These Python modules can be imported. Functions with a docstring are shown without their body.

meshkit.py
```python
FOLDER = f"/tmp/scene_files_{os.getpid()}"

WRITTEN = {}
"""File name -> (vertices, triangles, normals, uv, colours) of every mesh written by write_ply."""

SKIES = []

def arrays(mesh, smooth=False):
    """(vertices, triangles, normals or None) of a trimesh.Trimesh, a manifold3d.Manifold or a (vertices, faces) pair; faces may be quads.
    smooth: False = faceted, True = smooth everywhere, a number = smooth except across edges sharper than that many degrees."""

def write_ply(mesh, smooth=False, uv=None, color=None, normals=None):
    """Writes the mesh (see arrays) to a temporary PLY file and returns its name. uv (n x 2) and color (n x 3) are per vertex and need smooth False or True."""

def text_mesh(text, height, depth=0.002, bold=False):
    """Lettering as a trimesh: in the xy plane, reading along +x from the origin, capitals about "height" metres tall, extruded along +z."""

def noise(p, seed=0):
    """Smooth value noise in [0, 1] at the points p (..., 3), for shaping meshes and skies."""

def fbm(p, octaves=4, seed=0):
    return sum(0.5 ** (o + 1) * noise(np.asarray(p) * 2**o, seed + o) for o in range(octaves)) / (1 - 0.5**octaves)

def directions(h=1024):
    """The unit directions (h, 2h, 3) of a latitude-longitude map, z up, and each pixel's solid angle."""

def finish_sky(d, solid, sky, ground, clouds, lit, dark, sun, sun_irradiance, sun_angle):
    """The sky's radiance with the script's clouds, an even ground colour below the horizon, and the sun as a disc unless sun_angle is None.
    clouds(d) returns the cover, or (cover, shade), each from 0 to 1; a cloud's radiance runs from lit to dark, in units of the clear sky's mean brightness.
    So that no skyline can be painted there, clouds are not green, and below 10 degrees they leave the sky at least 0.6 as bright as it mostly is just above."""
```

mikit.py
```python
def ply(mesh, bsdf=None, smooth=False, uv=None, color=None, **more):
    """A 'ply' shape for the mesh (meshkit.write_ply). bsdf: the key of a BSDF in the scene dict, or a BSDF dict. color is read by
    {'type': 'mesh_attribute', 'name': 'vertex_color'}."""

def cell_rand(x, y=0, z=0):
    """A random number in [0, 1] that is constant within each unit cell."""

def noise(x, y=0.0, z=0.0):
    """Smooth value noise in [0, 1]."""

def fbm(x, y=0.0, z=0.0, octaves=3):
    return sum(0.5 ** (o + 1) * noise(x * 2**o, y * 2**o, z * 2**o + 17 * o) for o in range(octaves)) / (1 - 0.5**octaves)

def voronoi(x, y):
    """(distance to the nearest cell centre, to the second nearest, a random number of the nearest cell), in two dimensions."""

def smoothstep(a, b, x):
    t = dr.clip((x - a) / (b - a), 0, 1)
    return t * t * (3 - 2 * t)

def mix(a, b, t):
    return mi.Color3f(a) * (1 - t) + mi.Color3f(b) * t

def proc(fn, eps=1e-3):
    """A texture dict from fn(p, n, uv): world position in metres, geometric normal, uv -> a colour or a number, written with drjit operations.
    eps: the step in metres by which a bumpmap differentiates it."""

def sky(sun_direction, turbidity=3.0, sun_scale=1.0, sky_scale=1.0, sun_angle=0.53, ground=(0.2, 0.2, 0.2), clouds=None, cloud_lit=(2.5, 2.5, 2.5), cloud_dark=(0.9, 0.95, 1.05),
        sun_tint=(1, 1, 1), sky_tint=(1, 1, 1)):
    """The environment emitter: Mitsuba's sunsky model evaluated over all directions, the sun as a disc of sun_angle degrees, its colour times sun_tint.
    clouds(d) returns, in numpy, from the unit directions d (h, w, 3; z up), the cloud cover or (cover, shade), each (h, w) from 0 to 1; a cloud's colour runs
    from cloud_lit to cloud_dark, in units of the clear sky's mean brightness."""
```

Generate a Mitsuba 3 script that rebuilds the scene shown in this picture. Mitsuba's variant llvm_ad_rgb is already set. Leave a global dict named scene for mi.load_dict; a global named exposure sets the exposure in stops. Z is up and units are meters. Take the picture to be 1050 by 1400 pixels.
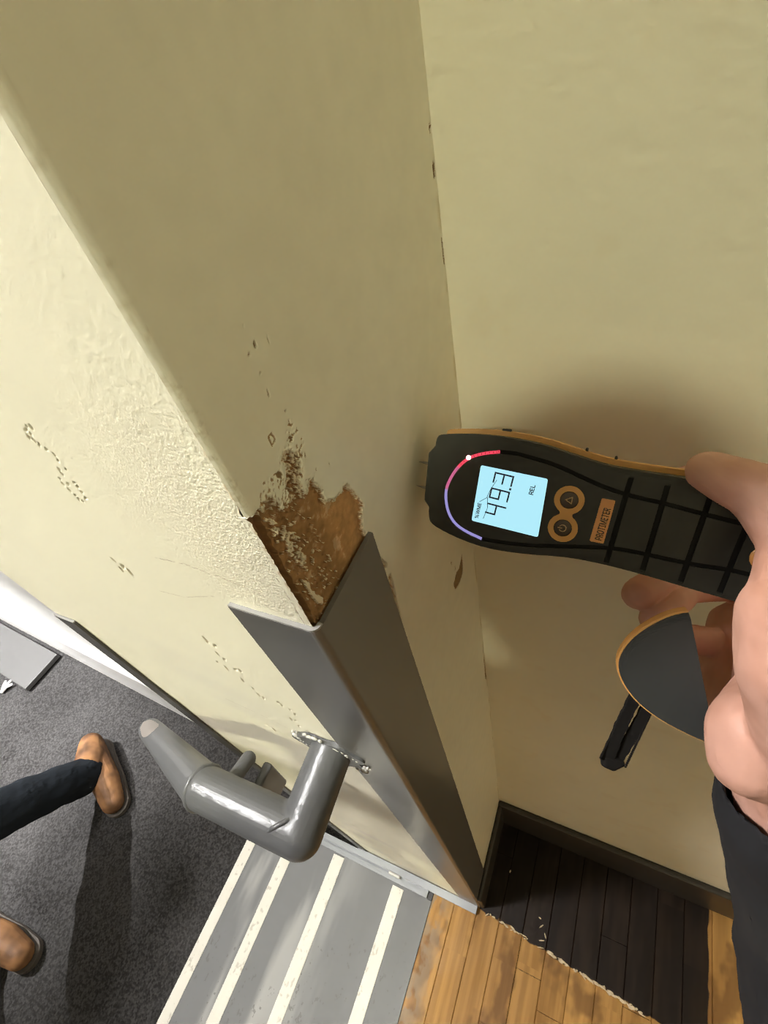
import math, numpy as np, trimesh, drjit as dr, mitsuba as mi, manifold3d as m3, shapely
from shapely import affinity
from shapely.geometry import Polygon, LineString, Point
import mikit, meshkit
from mikit import proc, noise, fbm, voronoi, cell_rand, smoothstep, mix
T = mi.ScalarTransform4f
rng = np.random.default_rng(7)

# ------------------------------------------------------------------ camera, lights, exposure
CAM = np.array([0.092, -0.065, 1.36])
FWD = np.array([-0.40042, 0.57415, -0.71415]); UP = np.array([-0.16427, 0.72175, 0.67237])
exposure = 0.23
scene = {"type": "scene"}
labels = {}
scene["camera"] = dict(type="perspective", fov=76.80, fov_axis="x", near_clip=0.01, far_clip=50,
                       to_world=T().look_at(origin=CAM.tolist(), target=(CAM + FWD).tolist(), up=UP.tolist()))
DOOR_LIGHT = dict(at=(-0.90, -0.49, 2.585), size=(0.24, 0.20), rad=(325.0, 318.0, 312.0))
ROOM_LIGHT = dict(at=(-2.15, -0.28, 2.57), power=(84.0, 83.5, 83.0), cutoff=27.0, beam=15.0)
LAND_LIGHT = dict(at=(0.08, -1.66, 2.585), size=(0.12, 0.12), rad=(690.0, 690.0, 490.0))

# ------------------------------------------------------------------ helpers
def put(key, mesh, bsdf, smooth=False, label=None, category=None, group=None, kind=None, **kw):
    scene[key] = mikit.ply(mesh, bsdf, smooth, **kw)
    say(key, label, category, group, kind)
    return key

def say(key, label=None, category=None, group=None, kind=None):
    d = {k: v for k, v in dict(label=label, category=category, group=group, kind=kind).items() if v}
    if d: labels[key] = d

def num(base, i): return base if i == 0 else f"{base}_{i:03d}"

def box(x0, x1, y0, y1, z0, z1):
    b = trimesh.creation.box((x1 - x0, y1 - y0, z1 - z0)); b.apply_translation(((x0 + x1) / 2, (y0 + y1) / 2, (z0 + z1) / 2)); return b

def rbox(x0, x1, y0, y1, z0, z1, r=0.002, seg=8):
    s = m3.Manifold.sphere(r, seg)
    ms = [s.translate((x, y, z)) for x in (x0 + r, x1 - r) for y in (y0 + r, y1 - r) for z in (z0 + r, z1 - r)]
    return tm(m3.Manifold.batch_hull(ms))

def tm(m):
    q = m.to_mesh(); return trimesh.Trimesh(np.array(q.vert_properties[:, :3], float), np.array(q.tri_verts), process=False)

def ext(g, h): return trimesh.util.concatenate([trimesh.creation.extrude_polygon(q, h, engine="earcut") for q in getattr(g, "geoms", [g]) if q.area > 0])

def section(g): return m3.CrossSection([np.array(shapely.geometry.polygon.orient(g).exterior.coords)[:-1]])

def cat(*ms): return trimesh.util.concatenate(list(ms))

def capsule(a, b, ra, rb, seg=24):
    return m3.Manifold.batch_hull([m3.Manifold.sphere(ra, seg).translate(tuple(map(float, a))), m3.Manifold.sphere(rb, seg).translate(tuple(map(float, b)))])

def chain(pts, rad, seg=20):
    out = m3.Manifold()
    for i in range(len(pts) - 1): out = out + capsule(pts[i], pts[i + 1], rad[i], rad[i + 1], seg)
    return out

def soft(man, edge, it=12):
    m = tm(man.refine_to_length(edge)); m.merge_vertices()
    trimesh.smoothing.filter_taubin(m, lamb=0.5, nu=0.51, iterations=it)
    return m

def grid(P, flip=False):
    """P (nz, nx, 3) -> faces as a trimesh"""
    a, b = P.shape[:2]; i = np.arange(a * b).reshape(a, b)
    q = np.stack([i[:-1, :-1], i[:-1, 1:], i[1:, 1:], i[1:, :-1]], -1).reshape(-1, 4)
    f = np.vstack([q[:, [0, 1, 2]], q[:, [0, 2, 3]]])
    if flip: f = f[:, ::-1]
    return trimesh.Trimesh(P.reshape(-1, 3), f, process=False)

def spans(*s):
    out = []
    for a, b, step in s: out.append(np.arange(a, b - step * 0.3, step))
    return np.concatenate(out + [[s[-1][1]]])

def nz(x, y, s, seed=0, oct=3):
    p = np.stack([np.asarray(x) * s, np.asarray(y) * s, np.zeros_like(x) + seed * 3.7], -1)
    return meshkit.fbm(p, oct, seed)

def sst(a, b, x):
    t = np.clip((x - a) / (b - a), 0, 1); return t * t * (3 - 2 * t)

def inside(polys, x, y):
    m = np.zeros(x.shape, bool)
    for p in polys: m |= shapely.contains_xy(Polygon(p).buffer(0), x, y)
    return m

def plain(name, col, rough=0.5, spec=0.5, metallic=0.0, **kw):
    scene[name] = dict(type="twosided", bsdf=dict(type="principled", base_color=col if isinstance(col, dict) else dict(type="rgb", value=list(col)), roughness=rough, specular=spec, metallic=metallic, **kw))

def bumped(name, col, rough, bump, scale, **kw):
    scene[name] = dict(type="twosided", bsdf=dict(type="bumpmap", arbitrary=dict(type="proc", **{k: v for k, v in bump.items() if k != "type"}), scale=scale,
                       bsdf=dict(type="principled", base_color=col if isinstance(col, dict) else dict(type="rgb", value=list(col)), roughness=rough, **kw)))

# ------------------------------------------------------------------ materials
PAINT = np.array([0.735, 0.70, 0.555])
BARE = np.array([0.30, 0.168, 0.073])
VC = {"type": "mesh_attribute", "name": "vertex_color"}
plain("m_paint_vc", VC, 0.42, 0.4)
plain("m_bare_vc", VC, 0.95, 0.1)
def front_bump(p, n, uv):
    m = smoothstep(-0.080, -0.004, p.x) * smoothstep(1.33, 1.25, p.z) * smoothstep(1.10, 1.19, p.z) * smoothstep(0.02, 0.0, p.y)
    return fbm(p.x * 1300, p.y * 1300, p.z * 1300, 3) * (0.16 + 0.84 * m)
bumped("m_paint_front", VC, 0.42, proc(front_bump, 2e-4), 0.00048, specular=0.4)
def back_paint(p, n, uv):
    s = fbm(p.x * 7, p.y * 7, p.z * 5, 3)
    c = mix((0.735, 0.70, 0.555), (0.705, 0.67, 0.525), smoothstep(0.35, 0.7, s))
    return mix(c, (0.62, 0.50, 0.30), smoothstep(0.62, 0.75, fbm(p.x * 40, p.y * 40, p.z * 30, 3)) * 0.12)
def back_bump(p, n, uv): return fbm(p.x * 260, p.y * 260, p.z * 260, 3)
bumped("m_paint_back", proc(back_paint), 0.45, proc(back_bump, 4e-4), 0.0006, specular=0.4)
plain("m_wall_plain", (0.36, 0.35, 0.31), 0.6)
plain("m_wall_behind", (0.50, 0.485, 0.43), 0.6)
plain("m_khaki", (0.70, 0.60, 0.48), 0.85)
plain("m_white_wall", (0.86, 0.855, 0.83), 0.55)
plain("m_white_gloss", (0.82, 0.81, 0.79), 0.3)
plain("m_ceiling", (0.80, 0.80, 0.76), 0.8)
plain("m_guard", (0.082, 0.080, 0.077), 0.30, 1.0, clearcoat=1.0, clearcoat_gloss=0.75)
plain("m_guard_edge", (0.25, 0.245, 0.235), 0.45)
plain("m_guard_dark", (0.055, 0.055, 0.053), 0.4)
def rail_bump(p, n, uv): return fbm(p.x * 220, p.y * 220, p.z * 220, 3)
bumped("m_rail", (0.088, 0.090, 0.093), 0.34, proc(rail_bump, 5e-4), 0.0005, specular=0.5, clearcoat=0.12, clearcoat_gloss=0.8)
plain("m_rail_worn", (0.20, 0.18, 0.165), 0.6)
plain("m_rail_chip", (0.55, 0.54, 0.51), 0.4)
def ramp_col(p, n, uv):
    wear = smoothstep(0.50, 0.72, fbm(p.x * 16, p.y * 3.2, 3.0, 4)) * smoothstep(-0.22, -0.42, p.x)
    c = mix((0.172, 0.174, 0.178), (0.42, 0.415, 0.40), wear * 0.75)
    specks = smoothstep(0.70, 0.78, fbm(p.x * 140, p.y * 110, 9.0, 3)) * smoothstep(0.5, 0.6, fbm(p.x * 9, p.y * 9, 2.0, 2))
    return mix(c, (0.13, 0.125, 0.12), specks * 0.6)
def ramp_rough(p, n, uv): return 0.46 + 0.2 * fbm(p.x * 30, p.y * 8, 1.0, 3)
plain("m_ramp", proc(ramp_col), proc(ramp_rough), 0.35)
def strip_col(p, n, uv):
    d = smoothstep(0.66, 0.82, fbm(p.x * 110, p.y * 90, 5.0, 3))
    return mix((0.70, 0.675, 0.60), (0.42, 0.38, 0.31), d * 0.6)
plain("m_strip", proc(strip_col), 0.55)
plain("m_kerb", (0.30, 0.315, 0.33), 0.4)
plain("m_black", (0.012, 0.011, 0.010), 0.5)
plain("m_skirting", (0.034, 0.029, 0.024), 0.4)
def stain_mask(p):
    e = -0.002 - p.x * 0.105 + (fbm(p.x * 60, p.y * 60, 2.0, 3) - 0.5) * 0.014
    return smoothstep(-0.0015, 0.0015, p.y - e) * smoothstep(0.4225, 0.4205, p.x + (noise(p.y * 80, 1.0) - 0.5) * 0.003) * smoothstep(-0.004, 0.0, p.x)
def wood(p, n, uv):
    col = dr.floor((p.x + 0.1) / 0.048)
    t = cell_rand(col, dr.floor((p.y + 5.0 + cell_rand(col, 3) * 0.55) / 0.55), 5)
    g = fbm(p.x * 130 + t * 40, p.y * 7, t * 9, 4)
    c = mix((0.27, 0.130, 0.032), (0.46, 0.250, 0.075), smoothstep(0.25, 0.75, g) * 0.6 + t * 0.4)
    blot = smoothstep(0.52, 0.70, fbm(p.x * 26, p.y * 17, 4.0, 4))
    c = mix(c, (0.15, 0.068, 0.020), blot * 0.75)
    edge = smoothstep(-0.035, -0.098, p.x) * smoothstep(0.35, 0.6, fbm(p.x * 70, p.y * 50, 1.0, 3))
    c = mix(c, (0.25, 0.19, 0.13), edge * 0.8)
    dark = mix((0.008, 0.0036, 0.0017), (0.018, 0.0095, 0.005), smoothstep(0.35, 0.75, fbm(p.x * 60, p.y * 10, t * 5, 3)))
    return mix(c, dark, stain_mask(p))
def wood_rough(p, n, uv): return 0.38 + 0.25 * fbm(p.x * 40, p.y * 20, 1.0, 2)
plain("m_wood", proc(wood), proc(wood_rough), 0.22)
plain("m_bead", (0.62, 0.50, 0.33), 0.7)
def carpet_col(p, n, uv):
    s = fbm(p.x * 240, p.y * 240, 1.0, 3); b = fbm(p.x * 9, p.y * 9, 2.0, 3)
    return mix((0.028, 0.0265, 0.026), (0.080, 0.077, 0.076), smoothstep(0.2, 0.85, s) * 0.7 + (b - 0.5) * 0.5)
plain("m_carpet", proc(carpet_col), 0.95, 0.1, sheen=0.5)
plain("m_panel", (0.085, 0.083, 0.081), 0.5)
plain("m_clip", (0.88, 0.87, 0.85), 0.3)
plain("m_housing", (0.020, 0.020, 0.0155), 0.45, 0.35)
plain("m_cap", (0.030, 0.032, 0.031), 0.45, 0.4)
plain("m_groove", (0.004, 0.004, 0.0035), 0.55, 0.12)
plain("m_orange", (0.58, 0.30, 0.085), 0.40)
plain("m_button", (0.045, 0.028, 0.014), 0.35)
plain("m_symbol", (0.34, 0.22, 0.10), 0.45)
plain("m_badge", (0.62, 0.28, 0.075), 0.25, 0.6, clearcoat=0.6, clearcoat_gloss=0.9)
plain("m_badge_ink", (0.045, 0.02, 0.008), 0.4)
plain("m_pin", (0.35, 0.33, 0.30), 0.3, 0.5, 0.9)
plain("m_lcd_ink", (0.035, 0.06, 0.13), 0.6)
plain("m_webbing", (0.010, 0.009, 0.008), 0.9, 0.2)
def skin_col(p, n, uv):
    b = fbm(p.x * 70, p.y * 70, p.z * 70, 3)
    return mix((0.52, 0.27, 0.195), (0.60, 0.335, 0.255), smoothstep(0.3, 0.7, b))
def skin_bump(p, n, uv): return fbm(p.x * 420, p.y * 420, p.z * 420, 3)
bumped("m_skin", proc(skin_col), 0.48, proc(skin_bump, 4e-4), 0.00035, specular=0.35, sheen=0.15)
plain("m_nail", (0.70, 0.45, 0.37), 0.3)
def cloth_bump(p, n, uv): return fbm(p.x * 60, p.y * 60, p.z * 60, 3)
bumped("m_sleeve", (0.018, 0.018, 0.020), 0.9, proc(cloth_bump, 1e-3), 0.004, specular=0.2, sheen=0.3)
bumped("m_trousers", (0.010, 0.013, 0.017), 0.9, proc(cloth_bump, 2e-3), 0.006, specular=0.2)
def boot_col(p, n, uv): return mix((0.09, 0.040, 0.016), (0.30, 0.145, 0.058), smoothstep(0.3, 0.75, fbm(p.x * 22, p.y * 22, p.z * 22, 3)))
plain("m_boot", proc(boot_col), 0.6)
plain("m_sole", (0.085, 0.072, 0.06), 0.7)
plain("m_hair", (0.05, 0.03, 0.02), 0.6)
plain("m_lamp_frame", (0.8, 0.8, 0.8), 0.4)

# ------------------------------------------------------------------ setting: pier, walls, ceiling
MM = 1e-3
MAIN = [(0,1264),(3.7,1264.5),(5.2,1262.6),(7.4,1264),(9.8,1263.4),(11.7,1260.2),(12.9,1256.3),(14.2,1254.9),(18,1255.1),(17.6,1258.6),(18.1,1262),(19.9,1262.2),(21.7,1266.6),(21.5,1270.2),(24,1270.7),(25.8,1269.4),(26.9,1269.7),(27.4,1267.8),(30.2,1265.1),(28.3,1261.9),(28,1259.6),(25.4,1256.3),(24.4,1252.6),(23.7,1250.6),(25.7,1249.9),(29.1,1252.8),(31.4,1251.6),(31.5,1248.4),(33.2,1242.5),(32.5,1238.7),(34.1,1238.6),(37.5,1234.4),(40.3,1235),(44.1,1233.2),(45.1,1234.9),(47.8,1233),(51,1224.7),(54,1214.8),(51.5,1213),(48.1,1204),(50.4,1198.4),(48.7,1192.3),(57.1,1167.3),(36,1160.7),(-5.6,1195.2),(-5,1229.2)]
DARK = [(-1,1264),(2.6,1264.5),(4.2,1260.7),(3.4,1248.4),(2.7,1230.8),(3.3,1209.5),(2.2,1198),(-2,1195),(-5,1229.2)]
PALE = [[(4.9,1260.4),(8.3,1255.3),(9.2,1250.2),(14,1247.7),(12.9,1243.1),(14,1238.8),(13.4,1234.8),(12.2,1229.8),(10.4,1225.4),(8.7,1227.7),(7.8,1235.5),(6.4,1241.9),(5.1,1248),(4.9,1255.2)],
        [(6.4,1224.8),(8.3,1220.4),(7.3,1215.4),(10.8,1206.3),(9.1,1203.7),(6.8,1209.3),(6.4,1215.8)],[(34.3,1244.3),(35.6,1237.1),(36.6,1233),(32.5,1230.2),(32.4,1236.6)],[(29.6,1219.3),(33.8,1213.4),(32.7,1209.2),(28.6,1213.4)],[(13.3,1219.7),(13.6,1216.6),(12.1,1215.9)]]
RSTRIP = [(57.5,1158.6),(57.7,1151),(56.1,1141.4),(54.4,1126.9),(52,1112.3),(50.5,1101.7),(45.7,1103.5),(48,1150.8),(52.1,1159)]
CHIPS = [[(153.9,1052.8),(153.6,1037.5),(150.8,1031.5),(143.8,1029.6),(132.1,1034.4),(130.5,1044.6),(138.2,1048.9),(144.5,1045.8)],[(131.9,1071.5),(134,1067.2),(132.1,1066)],[(137.5,1058.8),(139.3,1052.8),(136.4,1054.9)],
  [(30,1304.8),(30.4,1304.2),(30.3,1302.3),(29.4,1302.4),(29.4,1303.6)],[(26.6,1303.1),(27.1,1302.4),(26.4,1301.9),(26,1302.5)],[(28.6,1310),(28.9,1309.4),(28.5,1309.2)],[(35.9,1303.2),(35.9,1300.4),(35.4,1299.9),(35.3,1301.5)],
  [(27.5,1290.9),(27.8,1290.3),(27.4,1288.1),(26.9,1288.5)],[(27.4,1296.5),(28.1,1295.7),(27.4,1295.7)],[(30.8,1281),(31.9,1279.9),(31,1279.7)],[(30.6,1277.4),(31.7,1276.8),(30.9,1276.1)],[(31,1275.2),(31.6,1274.4),(30.8,1274.3)],
  [(26.6,1272.1),(29.2,1272.7),(29.8,1270.5),(28.3,1270),(28.3,1271.7)],[(32.3,1263.8),(32.3,1260.6),(31.4,1261.1)],[(16.5,1267.5),(18.3,1267.4),(19.2,1265.5),(18.6,1264),(16.8,1265.2)],[(33.9,1253.6),(35,1253.2),(34,1252.3)],[(41.3,1249.8),(42.4,1249.1),(41.9,1248.4)],
  [(178.6,1308),(181,1305.7),(180.5,1299.9),(178,1300.8)],[(179,1320.6),(181.1,1320.1),(181,1316.5),(179,1317.2)],[(179.4,1276.4),(181.5,1273.6),(181.5,1260.5),(179.6,1263.6)],[(178.8,903.9),(179.5,816.6),(181.5,761),(176.5,772),(177,814.9),(179.6,882.7)]]
RING = [(20.1,1278.8),(22.1,1279.1),(22.7,1276),(20.3,1275.7)]
D = 0.1815

# return face of the pier, x = 0: painted skin and the bare plaster where it has come off
ys = spans((0, 3, 0.3), (3, 60, 0.35), (60, D * 1000, 0.8)) * MM
zs = spans((0, 1000, 4), (1000, 1180, 0.8), (1180, 1312, 0.35), (1312, 1450, 1.5), (1450, 2600, 50)) * MM
Yg, Zg = np.meshgrid(ys, zs)
ym, zm = Yg * 1000, Zg * 1000
j1, j2 = (nz(ym, zm, 0.9, 1, 3) - 0.5) * 3.0, (nz(ym, zm, 0.9, 2, 3) - 0.5) * 3.0
near = sst(62, 40, ym)
jy, jz = ym + j1 * (0.25 + near), zm + j2 * (0.25 + near)
k1, k2 = (nz(ym, zm, 2.3, 17, 2) - 0.5) * 2.6, (nz(ym, zm, 2.3, 18, 2) - 0.5) * 2.6
jy, jz = jy + k1 * 0.7 + j1 * 0.25, jz + k2 * 0.8 + j2 * 0.3
main = inside([MAIN, RSTRIP], jy, jz)
mpoly = Polygon(MAIN).buffer(0)
outer = shapely.contains_xy(mpoly.buffer(2.4), ym, zm) & ~main; inner_rim = main & ~shapely.contains_xy(mpoly.buffer(-1.5), ym, zm)
chips = inside(CHIPS, ym + j1 * 0.12, zm + j2 * 0.12)
ringp = Polygon(RING); ring = shapely.contains_xy(ringp.buffer(0.25), ym, zm) & ~shapely.contains_xy(ringp.buffer(-0.45), ym, zm)
# speckled fringe where flakes of paint still cling, left of and above the bare area
fring = inside([[(4,1263),(9,1270),(16,1268),(20,1262),(17,1250),(13,1255),(8,1258)], [(8,1262),(17,1268),(20,1255),(14,1252)], [(27,1276),(33,1276),(34,1266),(30,1262)]], ym, zm)
speck = fring & (nz(ym, zm, 1.3, 9, 3) > 0.575)
speck |= outer & (nz(ym, zm, 1.9, 19, 3) > 0.64) & (ym < 40)
dark = inside([DARK], ym + j1 * 0.25, zm + j2 * 0.25)
bare = main | chips | ring | speck
flake = main & ~dark & (((nz(ym, zm, 1.1, 4, 3) > 0.555) & inside([PALE[0]], ym + j1 * 1.2, zm + j2 * 1.2)) | inside(PALE[1:2], ym + j1 * .5, zm + j2 * .5))
flake |= main & ~dark & ((nz(ym, zm, 1.4, 14, 3) > 0.70) & (ym < 24))
flake |= inner_rim & ~dark & (nz(ym, zm, 1.8, 20, 3) > 0.57)
flake |= main & ~dark & (zm > 1253) & (ym > 17) & (nz(ym * 1.6, zm * 0.7, 1.5, 30, 3) > 0.60)
bare &= ~flake
X = (nz(ym, zm, 0.018, 5, 2) - 0.5) * 0.0012 + (nz(ym, zm, 0.9, 6, 2) - 0.5) * 0.00005
X *= sst(D * 1000, D * 1000 - 8, ym) * sst(0, 6, ym)
depth = np.where(main, 1.1 + 0.9 * nz(ym, zm, 0.25, 7, 3) + 0.5 * nz(ym, zm, 1.4, 8, 2), np.where(chips, 0.8, np.where(ring | speck, 0.45, 0.0)))
depth = np.where(dark, 4.5, depth); depth = np.where(flake, 0.35, depth)
X = X - depth * MM
r = 2.2
bead = np.where(ym < r, r - np.sqrt(np.maximum(r * r - (r - ym) ** 2, 0)), 0) * (1 - sst(1266, 1262, zm)) + np.where(zm < 1262, sst(0.6, 0.0, ym) * 0.0, 0)
X = X - bead * MM
P = np.stack([X, Yg, Zg], -1)
w = nz(ym, zm, 0.4, 11, 3)[..., None]; w2 = nz(ym, zm, 0.12, 12, 3)[..., None]; w3 = nz(ym, zm, 1.6, 13, 2)[..., None]
bcol = BARE * (0.62 + 0.8 * w) * (0.80 + 0.4 * w2)
bcol = bcol + (np.array([0.56, 0.44, 0.31]) - bcol) * (sst(0.60, 0.74, w) * 0.45 * (ym < 36)[..., None])
pale = inside(PALE[2:], jy, jz)[..., None]
bcol = bcol * (1 + 0.38 * sst(24, 36, ym) * sst(1262, 1250, zm))[..., None]
bcol = np.where(pale, bcol * 0.6 + np.array([0.58, 0.46, 0.32]) * 0.4, bcol)
bcol = np.where(chips[..., None] & ~main[..., None], np.array([0.25, 0.17, 0.085]) * (0.7 + 0.6 * w3), bcol)
bcol = np.where((ring | speck)[..., None], np.array([0.36, 0.25, 0.13]), bcol)
bcol = np.where(dark[..., None], np.array([0.27, 0.15, 0.072]) * (0.7 + 0.6 * w), bcol)
pcol = PAINT * (0.95 + 0.1 * w2)
grime = (sst(0.55, 0.75, nz(ym, zm, 0.5, 15, 3)) * sst(5, 0.5, ym) * sst(1220, 1250, zm))[..., None]
pcol = pcol + (np.array([0.33, 0.25, 0.11]) - pcol) * grime * 0.35
seam = (sst(D * 1000 - 5, D * 1000 - 0.5, ym) * sst(0.45, 0.7, nz(ym * 0.3, zm, 0.06, 16, 3)))[..., None]
pcol = pcol + (np.array([0.42, 0.32, 0.13]) - pcol) * seam * 0.5
pcol = np.where(flake[..., None], np.array([0.66, 0.57, 0.41]), pcol)
full = grid(P)
fm = bare.reshape(-1)[full.faces].sum(1) >= 2
def part(mask, col):
    f = full.faces[mask]; u, inv = np.unique(f, return_inverse=True)
    return trimesh.Trimesh(full.vertices[u], inv.reshape(-1, 3), process=False), np.clip(col.reshape(-1, 3)[u], 0, 1)
a, ca = part(~fm, pcol); b, cb = part(fm, bcol)
put("wall_centre", a, "m_paint_vc", True, color=ca, kind="structure", label="narrow cream painted return of the wall corner with flaked paint")
put("wall_centre__bare_plaster", b, "m_bare_vc", True, color=cb, label="brown bare plaster where the cream paint has flaked off")

# front face of the pier, y = 0
xs = spans((-300, -125, 3), (-125, 0, 0.6)) * MM
zs = spans((-150, 940, 5), (940, 1160, 1.0), (1160, 1430, 0.6), (1430, 2600, 50)) * MM
Xg, Zg = np.meshgrid(xs, zs); xm, zm = Xg * 1000, Zg * 1000
SC1 = [(-79,1289.4),(-76.7,1289.3),(-81.4,1287.6),(-80.8,1286),(-84,1284.2),(-82.9,1283.7),(-82.2,1283.1),(-81.6,1281.4),(-79.6,1279.6),(-77.6,1277.4),(-78.6,1274.8),(-83.3,1269.6),(-84.2,1267.4),(-88.8,1264.2),(-90.1,1261.2),(-78.4,1270.7),(-86.2,1262),(-89.4,1258.3),(-81.1,1263.5),(-81.2,1261.6),(-81.6,1258.8),(-88.7,1255.4),(-88.9,1253.3),(-87.2,1252.5),(-82.8,1255.2)]
SC2 = [(-94.2,1140),(-94.1,1136.6),(-90.3,1133.3),(-95.1,1121.1),(-93,1115.6),(-104.1,1105.4),(-100,1099.6),(-90.5,1103.9),(-86.7,1104.3),(-94.5,1085.7),(-90.9,1075.4),(-91.4,1065.1),(-89.1,1061.8),(-75.9,1064.9),(-74.7,1062.1),(-69.2,1057.6),(-68.5,1050.1),(-78.7,1032.4),(-74.4,1033.4),(-184.3,984.2),(-136.1,971.1),(-126.3,975),(-120.9,969.5),(-181.7,928.3),(-76.7,1020.7),(-109.3,1207.4),(-106.2,1203.6),(-104.6,1199.3),(-110.7,1199.5)]
edge_rough = sst(-75, -4, xm) * sst(1345, 1285, zm) * sst(1120, 1190, zm)
Yd = (nz(xm, zm, 0.02, 21, 2) - 0.5) * 0.0012 + (nz(xm, zm, 0.6, 22, 3) - 0.5) * (0.00010 + 0.00012 * edge_rough)
Yd -= 0.00010 * edge_rough * sst(.55, .62, nz(xm, zm, 0.75, 23, 2))
fcol = np.broadcast_to(PAINT, Xg.shape + (3,)) * (0.97 + 0.06 * nz(xm, zm, 0.02, 24, 3)[..., None])
scuff = np.zeros(Xg.shape); pit = np.zeros(Xg.shape)
for k, (px, pz) in enumerate(SC1 + SC2):
    big = 1.0 if k < len(SC1) else 1.7
    ang = 0.9 + 0.5 * math.sin(k * 2.3); dx, dz = xm - px, (zm - pz) * (0.85 if k < len(SC1) else 0.45)
    u, v = dx * math.cos(ang) + dz * math.sin(ang), -dx * math.sin(ang) + dz * math.cos(ang)
    d = np.sqrt((u / (0.9 * big * (0.7 + 0.6 * ((k * 7) % 5) / 4))) ** 2 + (v / (0.38 * big)) ** 2) + (nz(xm, zm, 1.5, 25, 2) - 0.5) * 0.9
    pit = np.maximum(pit, sst(1.25, 0.6, d))
for line, wd, st in (([(-70.7,1222.6),(-53.1,1224.5),(-35.7,1221.6),(-17.4,1216.4)], 0.30, 0.8), ([(-93.4,1188.1),(-84.4,1189.2),(-75.9,1190.2),(-51.4,1201.5)], 0.35, 0.5), ([(-150,1010),(-110,1004),(-80,990)], 0.9, 0.35)):
    seg = np.array(line, float); best = np.full(Xg.shape, 99.0)
    for (ax, az), (bx, bz) in zip(seg[:-1], seg[1:]):
        t = np.clip(((xm - ax) * (bx - ax) + (zm - az) * (bz - az)) / ((bx - ax) ** 2 + (bz - az) ** 2), 0, 1)
        best = np.minimum(best, np.hypot(xm - ax - t * (bx - ax), zm - az - t * (bz - az)))
    scuff = np.maximum(scuff, sst(wd * 1.4, wd * 0.4, best) * st * sst(0.25, 0.6, nz(xm, zm, 0.35, 26, 2)))
smear = sst(0.5, 0.75, nz(xm * 0.5 + zm * 0.2, zm, 0.012, 27, 3)) * sst(1180, 1050, zm) * 0.35
Yd += pit * 0.0009
fcol = fcol + (np.array([0.36, 0.30, 0.20]) - fcol) * np.maximum(pit * 0.75, scuff)[..., None]
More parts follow.
